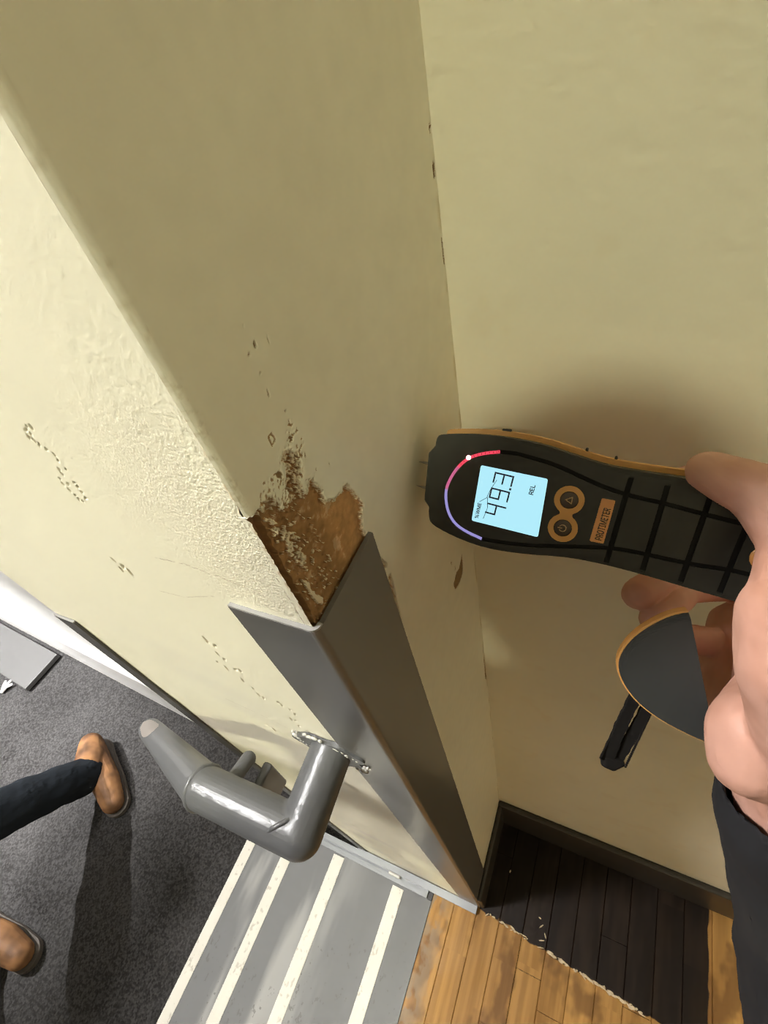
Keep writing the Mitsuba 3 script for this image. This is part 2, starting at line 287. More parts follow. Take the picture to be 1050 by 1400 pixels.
fcol = fcol + (np.array([0.60, 0.56, 0.49]) - fcol) * smear[..., None]
brown = sst(-2.0, -0.3, xm) * sst(0.45, 0.65, nz(xm, zm, 0.3, 28, 3)) * sst(1315, 1285, zm) * sst(1195, 1200, zm)
fcol = fcol + (np.array([0.45, 0.30, 0.12]) - fcol) * brown[..., None] * 0.7
Xo = Xg.copy()
rag = (0.4 + 2.4 * nz(xm * 0, zm, 0.5, 29, 3)) * sst(1274, 1264, zm) * sst(1192, 1198, zm) * MM
bev = 2.2 * (1 - sst(1266, 1262, zm)) * MM
Xo += -np.where(xm > -6, (xm + 6) / 6, 0) * (rag * 0.55 + bev)
P = np.stack([Xo, Yd, Zg], -1)
front = grid(P)
core = box(-0.298, -0.008, 0.004, D + 0.02, -0.15, 2.6)
fc = np.vstack([fcol.reshape(-1, 3), np.tile(PAINT, (len(core.vertices), 1))])
put("wall_left", cat(front, core), "m_paint_front", True, color=np.clip(fc, 0, 1), kind="structure", label="brightly lit cream front face of the wall end, scuffed plaster")

# back wall, y = D
put("wall_right", box(-0.0015, 1.5, D, D + 0.1, -0.02, 2.6), "m_paint_back", kind="structure", label="cream wall behind the meter")
put("wall_far", box(0, 4.25, 0, 0.1, -0.15, 2.6).apply_transform(trimesh.transformations.rotation_matrix(-0.045, (0, 0, 1))).apply_translation((-4.52, 0.292, 0)), "m_white_wall", kind="structure", label="white wall of the lower room")
put("wall_partition", box(-0.3, 0, -2.6, -1.45, -0.15, 2.6), "m_wall_plain", kind="structure")
put("wall_east", box(1.5, 1.6, -2.6, D + 0.1, -0.15, 2.6), "m_wall_plain", kind="structure")
put("wall_behind", box(0.0, 1.5, -2.05, -1.95, -0.02, 2.6), "m_wall_behind", kind="structure")
put("wall_south", box(-4.6, 1.6, -2.7, -2.6, -0.15, 2.6), "m_wall_plain", kind="structure")
put("wall_west", box(-4.6, -4.5, -2.6, 0.4, -0.15, 2.6), "m_white_wall", kind="structure")
put("ceiling", box(-4.6, 1.6, -2.7, 0.5, 2.6, 2.7), "m_ceiling", kind="structure")

# ------------------------------------------------------------------ floors
put("floor", box(-0.098, 1.5, -2.6, D, -0.15, -0.018), "m_black", kind="structure", label="strip wood floor of the landing, stained dark in the alcove")
pw, pl, k = 0.048, 0.55, 0
plank_shapes = {}
for c in range(33):
    x0 = -0.1 + c * pw; off = float(cell := (math.sin(c * 12.9898) * 43758.5453) % 1.0) * pl
    y1 = D
    cuts = [D] + [y for y in np.arange(D - off - 0.04, -2.6, -pl)] + [-2.6]
    for ya, yb in zip(cuts[:-1], cuts[1:]):
        if ya - yb < 0.02: continue
        L = round(ya - yb, 4)
        if L not in plank_shapes:
            hw, e, t = pw / 2 - 0.0003, 0.0009, 0.018
            pr = np.array([(-hw, 0), (hw, 0), (hw, t - e), (hw - e, t), (-hw + e, t), (-hw, t - e)])
            m = ext(Polygon(pr), L - 0.0008)
            m.apply_transform(trimesh.transformations.rotation_matrix(math.pi / 2, (1, 0, 0)))
            plank_shapes[L] = mikit.ply(m, "m_wood")
        dz = (math.sin(c * 7.1 + k * 3.3)) * 0.0003
        key = num("floor__plank", k)
        scene[key] = {**plank_shapes[L], "to_world": T().translate([min(x0 + pw / 2, 1.476), ya - 0.0004, -0.018 + dz])}
        k += 1
# ragged bead of old sealant along the stain's edge
bm = []
for i in range(150):
    t = rng.random(); x = 0.008 + t * 0.315
    dens = 0.35 + 0.65 * (meshkit.noise(np.array([x * 30, 0, 0.])) > 0.42)
    if rng.random() > dens: continue
    y = -0.002 - x * 0.105 + rng.normal(0, 0.0012)
    s = m3.Manifold.sphere(1.0, 8).scale((rng.uniform(.0015, .007), rng.uniform(.0008, .0022), rng.uniform(.0006, .0016))).rotate((0, 0, rng.normal(-6, 22))).translate((x, y, 0.0008))
    bm.append(tm(s))
for (x, y, l, an) in ((0.125, 0.018, .011, 50), (0.135, 0.006, .010, -60), (0.13, -.004, .012, 20), (0.045, 0.085, .006, 80), (0.12, 0.03, .006, -10)):
    bm.append(tm(m3.Manifold.sphere(1.0, 8).scale((l / 2, 0.0013, 0.0009)).rotate((0, 0, an)).translate((x, y, 0.0010))))
put("floor__sealant_bead", cat(*bm), "m_bead", True, kind="stuff", label="ragged cream sealant crumbs along the edge of the dark stain")

CZ = -0.15
gx, gy = np.meshgrid(spans((-2.4, -0.5, 0.006)), spans((-0.9, 0.26, 0.006)))
gz = CZ + 0.004 * (meshkit.fbm(np.stack([gx * 90, gy * 90, gx * 0], -1), 3, 31) - 0.5)
car = cat(grid(np.stack([gx, gy, gz], -1)), box(-4.5, -0.0, -2.6, 0.4, CZ - 0.06, CZ - 0.004))
put("floor_001", car, "m_carpet", True, kind="structure", label="dark grey carpet of the lower room")

# skirtings of the alcove and the kerb trim beside the ramp
def board(x0, x1, y0, y1, z1, r=0.004): return rbox(x0, x1, y0, y1, -0.0005, z1, r)
put("baseboard_right", board(0.0, 1.5, D - 0.012, D, 0.158), "m_skirting", 30, kind="structure", label="dark painted skirting under the cream wall")
put("baseboard_centre", board(0.0, 0.010, 0.0, D - 0.010, 0.152), "m_skirting", 30, kind="structure")

# ------------------------------------------------------------------ ramp
S = 0.12
def rz(x): return (x + 0.10) * S if x < -0.10 else 0.0
XL = -0.602
pr = Polygon([(-0.1005, 0.0), (XL, rz(XL)), (XL, CZ + 0.004), (XL + 0.02, CZ + 0.004), (XL + 0.02, rz(XL) - 0.012), (-0.1005, -0.014)])
m = ext(pr, 1.40); m.apply_transform(trimesh.transformations.rotation_matrix(math.pi / 2, (1, 0, 0))); m.apply_translation((0, -0.030, 0))
R = "threshold_ramp"
say(R, "grey painted ramp with white anti-slip strips beside the wood floor", "ramp")
put(R + "__deck", m, "m_ramp", False)
for i, (xa, xb) in enumerate(((-0.601, -0.573), (-0.489, -0.460), (-0.357, -0.327), (-0.194, -0.166))):
    yend = -0.034 if i < 3 else -0.036
    xc = (xa + xb) / 2; w = xb - xa
    b = rbox(-w / 2, w / 2, -1.35, 0, -0.0005, 0.0018, 0.0008, 6)
    b.apply_transform(trimesh.transformations.rotation_matrix(-math.atan(S), (0, 1, 0))); b.apply_translation((xc, yend, rz(xc)))
    put(num(R + "__anti_slip_strip", i), b, "m_strip", 30, label="white anti-slip strip" if i == 0 else None)
# metal channel along the foot of the pier: a raised lip, a lower run and a worn white joint
def along(x0, x1, y0, y1, h0, h1):
    b = box(x0, x1, y0, y1, h0, h1); v = b.vertices
    v[:, 2] += np.array([rz(x) for x in v[:, 0]]); return b
put("trim_1", along(-0.298, -0.004, -0.016, -0.0016, -0.012, 0.020), "m_kerb", False, kind="structure", label="blue grey metal trim along the foot of the wall")
put("trim_1__channel", cat(along(-0.600, -0.298, -0.016, -0.004, -0.012, 0.012), along(-0.600, -0.112, -0.030, -0.016, -0.012, 0.006), along(-0.600, -0.19, -0.0245, -0.020, 0.006, 0.011)), "m_kerb", False)
put("trim_1__notch", along(-0.1118, -0.1006, -0.031, -0.016, -0.013, 0.001), "m_black", False, label="dark open end of the channel")
put("trim_1__joint", rbox(-0.208, -0.180, -0.022, -0.0155, -0.004, 0.010, 0.002), "m_rail_chip", 30, label="pale scuffed joint of the trim")

# ------------------------------------------------------------------ corner guards
def guard(key, lx, ly, h, z0, t, x0, y0, sx, label, mat, edge):
    """L section: flange lx along x (sign sx) on y=y0 facing -y, flange ly along +y on x=x0"""
    r = 0.004
    o = [(0, ly), (0, r)] + [(r - r * math.cos(a), r - r * math.sin(a)) for a in np.linspace(0, math.pi / 2, 7)] + [(lx, 0), (lx, t), (t + .001, t), (t, t + .001), (t, ly)]
    def mk(za, zb, off=0):
        p = Polygon(o).buffer(off)
        m = ext(p, zb - za); v = m.vertices
        v[:, 0] = x0 + sx * v[:, 0]; v[:, 1] = y0 + v[:, 1]; v[:, 2] += za
        if sx < 0: m.invert()
        m.fix_normals(); return m
    say(key, label, "corner guard")
    put(key + "__angle", mk(z0, h), mat, 35)
    ce = mk(h, h + 0.0010, -0.0001); ce = ce.slice_plane((0, y0 + .0048, 0), (0, -1, 0), cap=False); put(key + "__cut_edge", ce, edge, False, label="bare pale cut edge on top")
guard("corner_guard", 0.0445, 0.0530, 1.2000, 0.0, 0.0022, 0.0020, -0.0020, -1, "tall grey metal corner guard on the chipped wall corner above the wood floor", "m_guard", "m_guard_edge")
guard("corner_guard_001", 0.0270, 0.0530, 1.0700, -0.145, 0.0022, -0.3015, -0.0025, 1, "dark grey corner guard on the far edge of the bright wall end, beside the carpet", "m_guard_dark", "m_guard_edge")

# ------------------------------------------------------------------ handrail
H = "handrail"
say(H, "glossy grey painted steel handrail stub welded from the bright wall end", "handrail")
W0, E, K, TP = np.array([-.055, -.001, 1.0]), np.array([-.0565, -.0560, .987]), np.array([-.1390, -.0580, .990]), np.array([-.365, -.027, .806])
rp = 0.0155
d1 = (E - W0) / np.linalg.norm(E - W0)
pipe = capsule(W0 - d1 * 0.004, E, rp, rp + .0006, 40) + capsule(E, K, rp + .0006, rp + .0003, 40) + capsule(K, TP, rp + .0004, rp - .0020, 40)
pipe = pipe - m3.Manifold.cube((.2, .1, .2), True).translate((-.055, .0485, 1.0))
pm = soft(pipe, 0.0035, 6)
put(H + "__pipe", pm, "m_rail", True)
def ringmesh(c, axis, R_, r_, wob=0.0):
    t = trimesh.creation.torus(R_, r_, 40, 10); t.vertices *= 1 + wob * (meshkit.noise(t.vertices * 400)[:, None] - .5)
    t.apply_transform(trimesh.geometry.align_vectors((0, 0, 1), axis)); t.apply_translation(c); return t
d2 = (K - E) / np.linalg.norm(K - E); d3 = (TP - K) / np.linalg.norm(TP - K)
put(H + "__weld", ringmesh(E - d1 * 0.002 + d2 * .011, (d2 - d1) / np.linalg.norm(d2 - d1), rp * 1.045, .0016, .02), "m_rail", True)
put(H + "__weld_001", ringmesh(K + d3 * .001, (d2 + d3) / 2, rp - .0004, .0024, .05), "m_rail", True)
a = np.linspace(0, 2 * math.pi, 60, endpoint=False)
rr = 1 + 0.10 * np.sin(3 * a) + 0.07 * np.sin(7 * a + 1)
pl_ = Polygon(np.stack([0.030 * rr * np.cos(a), 0.0215 * rr * np.sin(a)], -1))
pm = ext(pl_, 0.0035); pm.apply_transform(trimesh.transformations.rotation_matrix(0.28, (0, 0, 1))); pm.apply_transform(trimesh.transformations.rotation_matrix(math.pi / 2, (1, 0, 0))); pm.apply_translation((-.0565, -.0003, .9965))
put(H + "__wall_plate", pm, "m_rail", 40, label="ragged flattened wall plate")
crumbs = []
for i in range(46):
    an = rng.uniform(0, 2 * math.pi); rad = rng.uniform(.85, 1.08)
    crumbs.append(tm(m3.Manifold.sphere(1.0, 8).scale((rng.uniform(.001, .003), .0012, rng.uniform(.0008, .002))).rotate((0, rng.uniform(0, 180), 0)).translate((-.0565 + .030 * rad * math.cos(an), -.0032, .9965 + .0205 * rad * math.sin(an) + .008 * math.cos(an) * -1))))
put(H + "__weld_crumb", cat(*crumbs), "m_rail_chip", True, kind="stuff", label="pale chips and weld crumbs round the wall plate")
# worn oval patch near the tip, following the pipe
up = CAM - TP; up = up / np.linalg.norm(up); up -= d3 * (up @ d3); up /= np.linalg.norm(up); sd = np.cross(d3, up)
rows = []
for i, u in enumerate(np.linspace(0, 1, 14)):
    row = []
    for v in np.linspace(-1, 1, 17):
        sp = math.sqrt(max(1e-4, 1 - (2 * u - 1) ** 2)) * (0.9 + 0.25 * meshkit.noise(np.array([u * 9, v * 3, 0.])))
        ang = 0.75 * v * sp; rt = rp - .0010 - .0006 * u + .0001 * (1 - abs(v) ** 6) * (0 < i < 13)
        row.append(TP + d3 * (-.085 + .082 * u) * 1.0 + (up * math.cos(ang) + sd * math.sin(ang)) * rt)
    rows.append(row)
put(H + "__worn_patch", grid(np.array(rows)), "m_rail_worn", True, label="worn bare patch near the tip")
put(H + "__lug", soft(capsule((-.132, -.046, .972), (-.134, -.026, .962), .0058, .0062) , .002, 3), "m_rail", True)
put(H + "__bracket", rbox(-.004, .004, -.010, .010, -.034, .034, .002).apply_transform(trimesh.transformations.rotation_matrix(.18, (0, 1, 0))).apply_translation((-.128, -.031, .917)), "m_rail", 30)

# ------------------------------------------------------------------ lower room: trim, panel, clip
rot = trimesh.transformations.rotation_matrix(-0.045, (0, 0, 1))
tr = rbox(0, 3.9, -0.022, 0.002, CZ, 0.13, 0.006); tr.apply_transform(rot); tr.apply_translation((-4.3, 0.282, 0))
put("baseboard_far", tr, "m_white_gloss", 30, kind="structure", label="tall white skirting board of the lower room")
fr = []
for i in range(170):
    x = -1.62 + i * 0.0042; y = 0.1365 - (x + 1.19) * 0.045 + 0.0025
    fr.append(tm(m3.Manifold.sphere(1, 6).scale((.0028, .0045 * rng.uniform(.5, 1.3), .004)).translate((x, y, CZ + .004))))
put("baseboard_far__sealant_edge", cat(*fr), "m_white_gloss", True, kind="stuff")
pn = rbox(-2.35, -1.735, -0.022, 0.128, CZ + 0.008, CZ + 0.030, 0.003); pn.apply_transform(trimesh.transformations.rotation_matrix(-0.05, (0, 0, 1), (-1.73, 0.05, 0)))
say("flat_panel", "flat pale grey panel lying on the carpet against the white skirting", "panel")
put("flat_panel__sheet", pn, "m_panel", 30)
ft = [rbox(x, x + .05, y, y + .05, CZ - .004, CZ + .010, .003) for x in (-2.25, -1.83) for y in (.02, .08)]
for i, f_ in enumerate(ft): put(num("flat_panel__foot", i), f_, "m_black", 30)
cl = []
for an in (-35, 0, 35):
    c_, s_ = math.cos(math.radians(an)), math.sin(math.radians(an))
    p0 = np.array([-1.85, -.062, CZ + .012]); p1 = p0 + np.array([.012 * s_ + .0, .018, .006]) ; p2 = p0 + np.array([.034 * s_, .042 * c_, .004])
    cl.append(chain([p0, p1, p2], [.006, .006, .0045], 14))
clip = cl[0] + cl[1] + cl[2]
put("plastic_clip", tm(clip), "m_clip", 40, label="small white three pronged plastic clip on the carpet by the pale grey panel", category="clip")

# ------------------------------------------------------------------ moisture meter
phi = math.radians(52)
MU, MV, MN = np.array([1., 0, 0]), np.array([0, math.cos(phi), math.sin(phi)]), np.array([0, -math.sin(phi), math.cos(phi)])
MO = np.array([0.0, 0.1070, 1.1836])
MX = np.eye(4); MX[:3, 0], MX[:3, 1], MX[:3, 2], MX[:3, 3] = MU * MM, MV * MM, MN * MM, MO
def mloc(mesh): m = mesh.copy(); m.apply_transform(MX); return m
def smooth_poly(pts, it=2):
    p = np.array(pts, float)
    for _ in range(it): p = np.stack([0.75 * p + 0.25 * np.roll(p, -1, 0), 0.25 * p + 0.75 * np.roll(p, -1, 0)], 1).reshape(-1, 2)
    return Polygon(p)
TOPL = [(12.1,21.5),(15.5,23),(24,23.9),(32.4,24.5),(46.4,24.6),(63.3,23),(79.6,19.2),(92,16.6),(103.5,15.9),(112,15.6),(125,15.2),(138,14.8),(156,14.6),(168,13),(173,8),
        (174,-8),(173,-26),(168,-32),(158,-33.4),(149.6,-32.6),(131,-30.7),(114.2,-28.7),(96.2,-27.3),(80.5,-27.4),(64.3,-29.8),(45,-30.9),(29.7,-28.6),(15.5,-24.3),(12.4,-20.5),(12.0,-12),(12.1,0),(12,10)]
outline = smooth_poly(TOPL, 2)
def slab(poly, z0, z1, top=0.0, bot=0.0, n=4):
    """manifold prism whose rim is rounded by top / bot millimetres"""
    lay = []
    for i in range(n + 1):
        a = math.pi / 2 * i / n; lay.append((z1 - top + top * math.sin(a), -top + top * math.cos(a)))
    lo = []
    for i in range(n + 1):
        a = math.pi / 2 * i / n; lo.append((z0 + bot - bot * math.sin(a), -bot + bot * math.cos(a)))
    out = m3.Manifold()
    seq = ([lo[-1 - i] for i in range(n + 1)] if bot > 0 else [(z0, 0)]) + (lay if top > 0 else [(z1, 0)])
    for (za, oa), (zb, ob) in zip(seq[:-1], seq[1:]):
        if zb - za < 1e-6: continue
        o = min(oa, ob) if abs(oa - ob) > 1e-9 and False else (oa + ob) / 2
        p = poly.buffer(o)
        cs = section(p)
        out = out + m3.Manifold.extrude(cs, zb - za + 1e-3).translate((0, 0, za))
    return out
def tube2(pts, r, z, sm=True, it=2):
    p = np.array(pts, float)
    if sm:
        for _ in range(it):
            q = [p[0]]
            for a_, b_ in zip(p[:-1], p[1:]): q += [0.75 * a_ + 0.25 * b_, 0.25 * a_ + 0.75 * b_]
            p = np.array(q + [p[-1]])
    return p
def ribbon(pts, w, z0, z1, sm=True):
    g = LineString(tube2(pts, 0, 0, sm)).buffer(w / 2, cap_style="flat")
    return ext(g, z1 - z0).apply_translation((0, 0, z0))
GT = [(44.9,17.5),(52.5,17.7),(61,16.3),(70.9,14.6),(84.1,10),(93.5,7.1),(102.5,5.2),(115.3,4.1),(130.2,1.9),(146.8,-0.1),(152,-1)]
GB = [(41.7,-25.9),(49.7,-25.8),(63.6,-24.9),(76.6,-22.6),(100.8,-18.5),(115.3,-19.1),(130.4,-19.8),(144.5,-19.2),(154.5,-20.1)]
RIBS = [[(101.9,12.8),(98.5,-26.1)],[(116,11.4),(113.2,-26.3)],[(131.7,9.5),(128,-28.0)],[(146.3,3.1),(142.3,-29.4)]]
ARC = [(44.9,17.5),(37.1,15.9),(30.2,13),(24.9,7.3),(21.3,-0.5),(20.6,-6.2),(21.9,-12.4),(24,-17),(27.6,-21),(33.2,-23.7),(41.7,-25.9)]
FZ = 12.0
hous = slab(outline, -2.0, FZ, top=2.6, n=5)
def cut(pts, w, sm=True):
    g = LineString(tube2(pts, 0, 0, sm)).buffer(w / 2)
    return m3.Manifold.extrude(section(g), 4).translate((0, 0, FZ - 1.1))
for L in (GT, GB): hous = hous - cut(L, 1.9)
for L in RIBS: hous = hous - cut(L, 2.3, False)
hous = hous - cut(ARC, 1.7)
scr = Polygon([(36.7,10.2),(68.4,7.8),(68,-20.1),(35.5,-17.7)]).buffer(1.2).buffer(-2.2).buffer(1.0)
hous = hous - m3.Manifold.extrude(section(scr), 4).translate((0, 0, FZ - 0.7))
K_ = "moisture_meter"
say(K_, "dark grey and orange handheld damp meter with a lit screen, its pins in the wall", "moisture meter")
put(K_ + "__housing", mloc(tm(hous)), "m_housing", 30)
low = slab(affinity.scale(outline.buffer(-0.3), 1, 1).union(affinity.translate(outline.buffer(-0.5), 0.4, 3.0)).buffer(0.01), -17, -2.0, top=0, bot=5, n=5)
put(K_ + "__lower_shell", mloc(tm(low)), "m_orange", 30, label="orange underside shell showing along the upper edge")
sc_ = []
for (x, y) in ((44, 27.2), (82, 22.0), (95, 19.6)):
    sc_.append((x, y))
for i, (x, y) in enumerate(sc_): put(num(K_ + "__clip_mark", i), mloc(rbox(x - (2.2 if i == 0 else .6), x + (2.2 if i == 0 else .6), y - 1.0, y + .9, -8 if i else -4.5, -4 if i else -2.2, .4)), "m_black", 30)
collar = slab(Polygon([(8.6, 12), (12.6, 17), (12.6, -16), (8.8, -12)]).buffer(1.2), -9, 7, top=2, bot=2)
put(K_ + "__nose", mloc(tm(collar)), "m_housing", 30)
for i, (ya, yb) in enumerate(((6.6, 6.4), (-6.4, -6.8))):
    p = capsule((0.2, ya, -.2), (4.6, yb, 0), .12, .75, 16) + capsule((4.6, yb, 0), (10, yb, 0), .8, .8, 16) + capsule((6.6, yb, 0), (10, yb, 0), 1.5, 1.6, 16)
    put(num(K_ + "__pin", i), mloc(tm(p)), "m_pin", 40)
def lines(ms, key, mat, **kw): put(key, mloc(cat(*ms)), mat, 30, **kw)
for i, L in enumerate((GT, GB)): put(num(K_ + "__side_groove", i), mloc(ribbon(L, 1.8, FZ - 1.2, FZ - .55)), "m_groove", 40)
for i, L in enumerate(RIBS): put(num(K_ + "__grip_groove", i), mloc(ribbon(L, 2.2, FZ - 1.2, FZ - .50, False)), "m_groove", 40)
# light guide, violet to red, with the lit red lamp
def emit(name, col, mesh, key, label=None):
    scene[key] = mikit.ply(mesh, dict(type="diffuse", reflectance=dict(type="rgb", value=[.05, .05, .05])), emitter=dict(type="area", radiance=dict(type="rgb", value=list(col))))
    say(key, label)
arcp = tube2(ARC, 0, 0)
n_ = len(arcp); c1, c2 = int(n_ * .30), int(n_ * .46)
def seg_arc(i0, i1): return mloc(ext(LineString(arcp[i0:i1 + 1]).buffer(.72, cap_style="flat"), .7).apply_translation((0, 0, FZ - 1.05)))
emit("", (0.95, 0.055, 0.11), seg_arc(0, c1), K_ + "__light_guide", "red end of the curved light guide")
emit("", (0.50, 0.10, 0.22), seg_arc(c1, c2), K_ + "__light_guide_001", "pinkish middle of the light guide")
emit("", (0.26, 0.23, 0.52), seg_arc(c2, n_ - 1), K_ + "__light_guide_002", "violet end of the light guide")
tk = []
for i in range(14):
    p = arcp[int(1 + i * (c1 - 1) / 14)]; q = arcp[int(1 + i * (c1 - 1) / 14) + 1]; d = (q - p) / np.linalg.norm(q - p); nn = np.array([-d[1], d[0]])
    tk.append(ext(LineString([p - nn * .5, p + nn * .5]).buffer(.16, cap_style="flat"), .12).apply_translation((0, 0, FZ - .36)))
put(K_ + "__guide_tick", mloc(cat(*tk)), "m_badge_ink", False)
emit("", (26.0, 7.0, 7.0), mloc(tm(m3.Manifold.sphere(1.15, 20).scale((1, 1, .7)).translate((30.2, 13.0, FZ - .2)))), K_ + "__red_lamp", "lit red lamp on the light guide")
# screen
emit("", (0.37, 0.71, 0.82), mloc(ext(scr, .4).apply_translation((0, 0, FZ - .75))), K_ + "__screen", "pale blue lit screen reading 49.3")
# digits: reading direction towards +v (picture up), glyph tops towards -u.  a digit is 5.2 tall (along -u) and 4.4 wide
SEG = {"a": ((0, 1), (1, 1)), "b": ((1, 1), (1, .5)), "c": ((1, .5), (1, 0)), "d": ((0, 0), (1, 0)), "e": ((0, .5), (0, 0)), "f": ((0, 1), (0, .5)), "g": ((0, .5), (1, .5))}
DIG = {"4": "fgbc", "9": "abcdfg", "3": "abcdg"}
R0 = np.array([50.6, -13.2]); rd = np.array([0.11, 1.0]); rd /= np.linalg.norm(rd); gu = np.array([-1.0, 0.10]); gu /= np.linalg.norm(gu)
def lcd(pts, w, z=.12): return ext(LineString(pts).buffer(w / 2, cap_style="square"), z).apply_translation((0, 0, FZ - .34))
for i, ch in enumerate("493"):
    o = R0 + rd * (i * 7.7); ms = []
    for s_ in DIG[ch]:
        (xa, ya), (xb, yb) = SEG[s_]
        ms.append(lcd([o + rd * 4.5 * xa + gu * 8.6 * ya, o + rd * 4.5 * xb + gu * 8.6 * yb], .72))
    put(num(K_ + "__digit", i), mloc(cat(*ms)), "m_lcd_ink", False)
put(K_ + "__decimal_point", mloc(lcd([R0 + rd * 13.75, R0 + rd * 13.85], .95)), "m_lcd_ink", False)
put(K_ + "__screen_line", mloc(cat(lcd([(45.2, 3.9), (42.9, -0.9), (41.6, -5.2), (38.4, -7.6)], .22), lcd([(42.0, -5.0), (42.6, -10.0), (41.2, -15.6)], .22))), "m_lcd_ink", False)
def lettering(txt, h, org, up2, z, depth=.12, bold=False, sx=1.0):
    m = meshkit.text_mesh(txt, h, depth, bold); m.vertices[:, 0] *= sx
    rdir = np.array([up2[0], up2[1]]); rdir = rdir / np.linalg.norm(rdir); gdir = np.array([-rdir[1], rdir[0]])
    v = m.vertices.copy(); m.vertices[:, :2] = org + v[:, :1] * rdir + v[:, 1:2] * gdir; m.vertices[:, 2] = v[:, 2] + z
    return mloc(m)
put(K_ + "__small_text", lettering("%WME", 1.7, np.array([38.6, -16.4]), (.10, 1), FZ - .34, bold=True), "m_lcd_ink", False)
put(K_ + "__small_text_001", lettering("REL", 2.0, np.array([62.8, -.9]), (.10, 1), FZ - .34, bold=True), "m_lcd_ink", False)
# buttons in their joined orange surround
B1, B2 = np.array([78.9, -0.4]), np.array([78.1, -13.6])
sur = Point(B1).buffer(6.5).union(Point(B2).buffer(6.5)).union(LineString([B1, B2]).buffer(1.6)).buffer(-.9).buffer(.9).buffer(1.2).buffer(-1.2)
sur = sur.difference(Point(B1).buffer(4.0)).difference(Point(B2).buffer(4.0))
put(K_ + "__button_surround", mloc(ext(sur, .8).apply_translation((0, 0, FZ - .2))), "m_orange", False)
for i, b in enumerate((B1, B2)):
    put(num(K_ + "__button", i), mloc(tm(m3.Manifold.sphere(4.0, 40).scale((1, 1, .16)).translate((b[0], b[1], FZ + .1)))), "m_button", 60)
    if i == 0: g = LineString([(1.2, -1.5), (1.2, 1.5), (-1.5, 0), (1.2, -1.5)]).buffer(.22)
    else:
        g = LineString([(1.5 * math.cos(t) - 0, 1.5 * math.sin(t)) for t in np.linspace(math.pi * .80 - math.pi * 1.6 + 0, math.pi * .8, 30)]).buffer(.22).union(LineString([(-2.0, 0), (-.4, 0)]).buffer(.22))
    put(num(K_ + "__button", i) + "__symbol", mloc(ext(affinity.translate(g, *b), .2).apply_translation((0, 0, FZ + .70))), "m_symbol", False)
bg = Polygon([(92.6,1.9),(97.0,1.7),(95.5,-17.0),(90.8,-16.8)]).buffer(.6)
put(K_ + "__badge", mloc(ext(bg, .5).apply_translation((0, 0, FZ - .1))), "m_badge", False)
put(K_ + "__badge__lettering", lettering("PROTIMETER", 2.8, np.array([95.0, -16.6]), (.095, 1), FZ + .42, .15, True, .60), "m_badge_ink", False)
lg = np.array([153.6, -12.4])
put(K_ + "__emblem", mloc(tm(m3.Manifold.sphere(4.6, 32).scale((1, 1, .2)).translate((*lg, FZ + .1)))), "m_badge", 60)
wv = [LineString([lg + np.array([2.6 - r_ * math.cos(t), -.6 + r_ * math.sin(t)]) for t in np.linspace(-.15, 1.6, 12)]).buffer(.32) for r_ in (1.5, 3.0, 4.5)]
put(K_ + "__emblem__wave", mloc(cat(*[ext(g.intersection(Point(lg).buffer(4.1)), .5).apply_translation((0, 0, FZ + .55)) for g in wv])), "m_badge_ink", False)

# ------------------------------------------------------------------ points given as bearings from the measured viewpoint, in metres
RGT = np.array([0.90149, 0.38655, -0.19469])
def W(px, py, d): return CAM + d * (FWD + RGT * (px - 525) / 662.17 - UP * (py - 700) / 662.17)

# protective cap of the meter, held in the palm, and its strap
cap_px = [(946,836),(922,842),(897,858),(874,880),(860,905),(857,925),(866,950),(884,974),(908,992),(938,1007),(968,1018),(1000,1026),(1010,930),(990,836)]
cc = W(925, 930, .222); e1 = RGT; e2 = -UP; e3 = -FWD
def cpl(px, py): s = .222 / 662.17 * 1000; return ((px - 925) * s, -(py - 930) * s)
cpoly = affinity.scale(smooth_poly([cpl(*q) for q in cap_px], 2), 1.06, 1.02)
cpoly = cpoly if cpoly.exterior.is_ccw else Polygon(list(cpoly.exterior.coords)[::-1])
CX = np.eye(4); CX[:3, 0], CX[:3, 1], CX[:3, 2], CX[:3, 3] = RGT * MM, UP * MM, -FWD * MM, cc
tilt = trimesh.transformations.rotation_matrix(-.36, (0, 1, 0)) @ trimesh.transformations.rotation_matrix(.12, (1, 0, 0)); CX = CX @ tilt
inner = slab(cpoly.buffer(-1.6), -14, -2.2, top=2, bot=7)
opn = m3.Manifold.cube((60, 90, 60)).translate((10.4, -45, -40)).rotate((0, 0, 11))
gr = slab(cpoly, -9, 0.0, top=3.5, n=6) - inner - opn
orr = slab(cpoly.buffer(0.8), -16, -3.2, top=.8, bot=9, n=6) - inner - opn
say("pin_cap", "grey rounded protective cap with an orange rim tucked in the hand under the meter", "cap")
for k_, m_, mat_ in (("shell", gr, "m_cap"), ("rim", orr, "m_orange")):
    q = tm(m_); q.apply_transform(CX); put("pin_cap__" + k_, q, mat_, 30, label="orange rim" if k_ == "rim" else None)
def ribbon3(pts, wd, th, nrm):
    P_ = []
    pts = np.array(pts)
    for i, p in enumerate(pts):
        t = pts[min(i + 1, len(pts) - 1)] - pts[max(i - 1, 0)]; t /= np.linalg.norm(t); s_ = np.cross(t, nrm); s_ /= np.linalg.norm(s_)
        ww = wd * (0.86 + 0.28 * meshkit.noise(np.array([i * .9, wd * 900, 3.])))
        P_.append([p - s_ * ww / 2 + nrm * th / 2, p + s_ * ww / 2 + nrm * th / 2, p + s_ * ww / 2 - nrm * th / 2, p - s_ * ww / 2 - nrm * th / 2, p - s_ * ww / 2 + nrm * th / 2])
    m = grid(np.array(P_)); m.merge_vertices(); return m
def lerp_pts(a, b, n, sag): return [a + (b - a) * t + sag * math.sin(t * math.pi) for t in np.linspace(0, 1, n)]
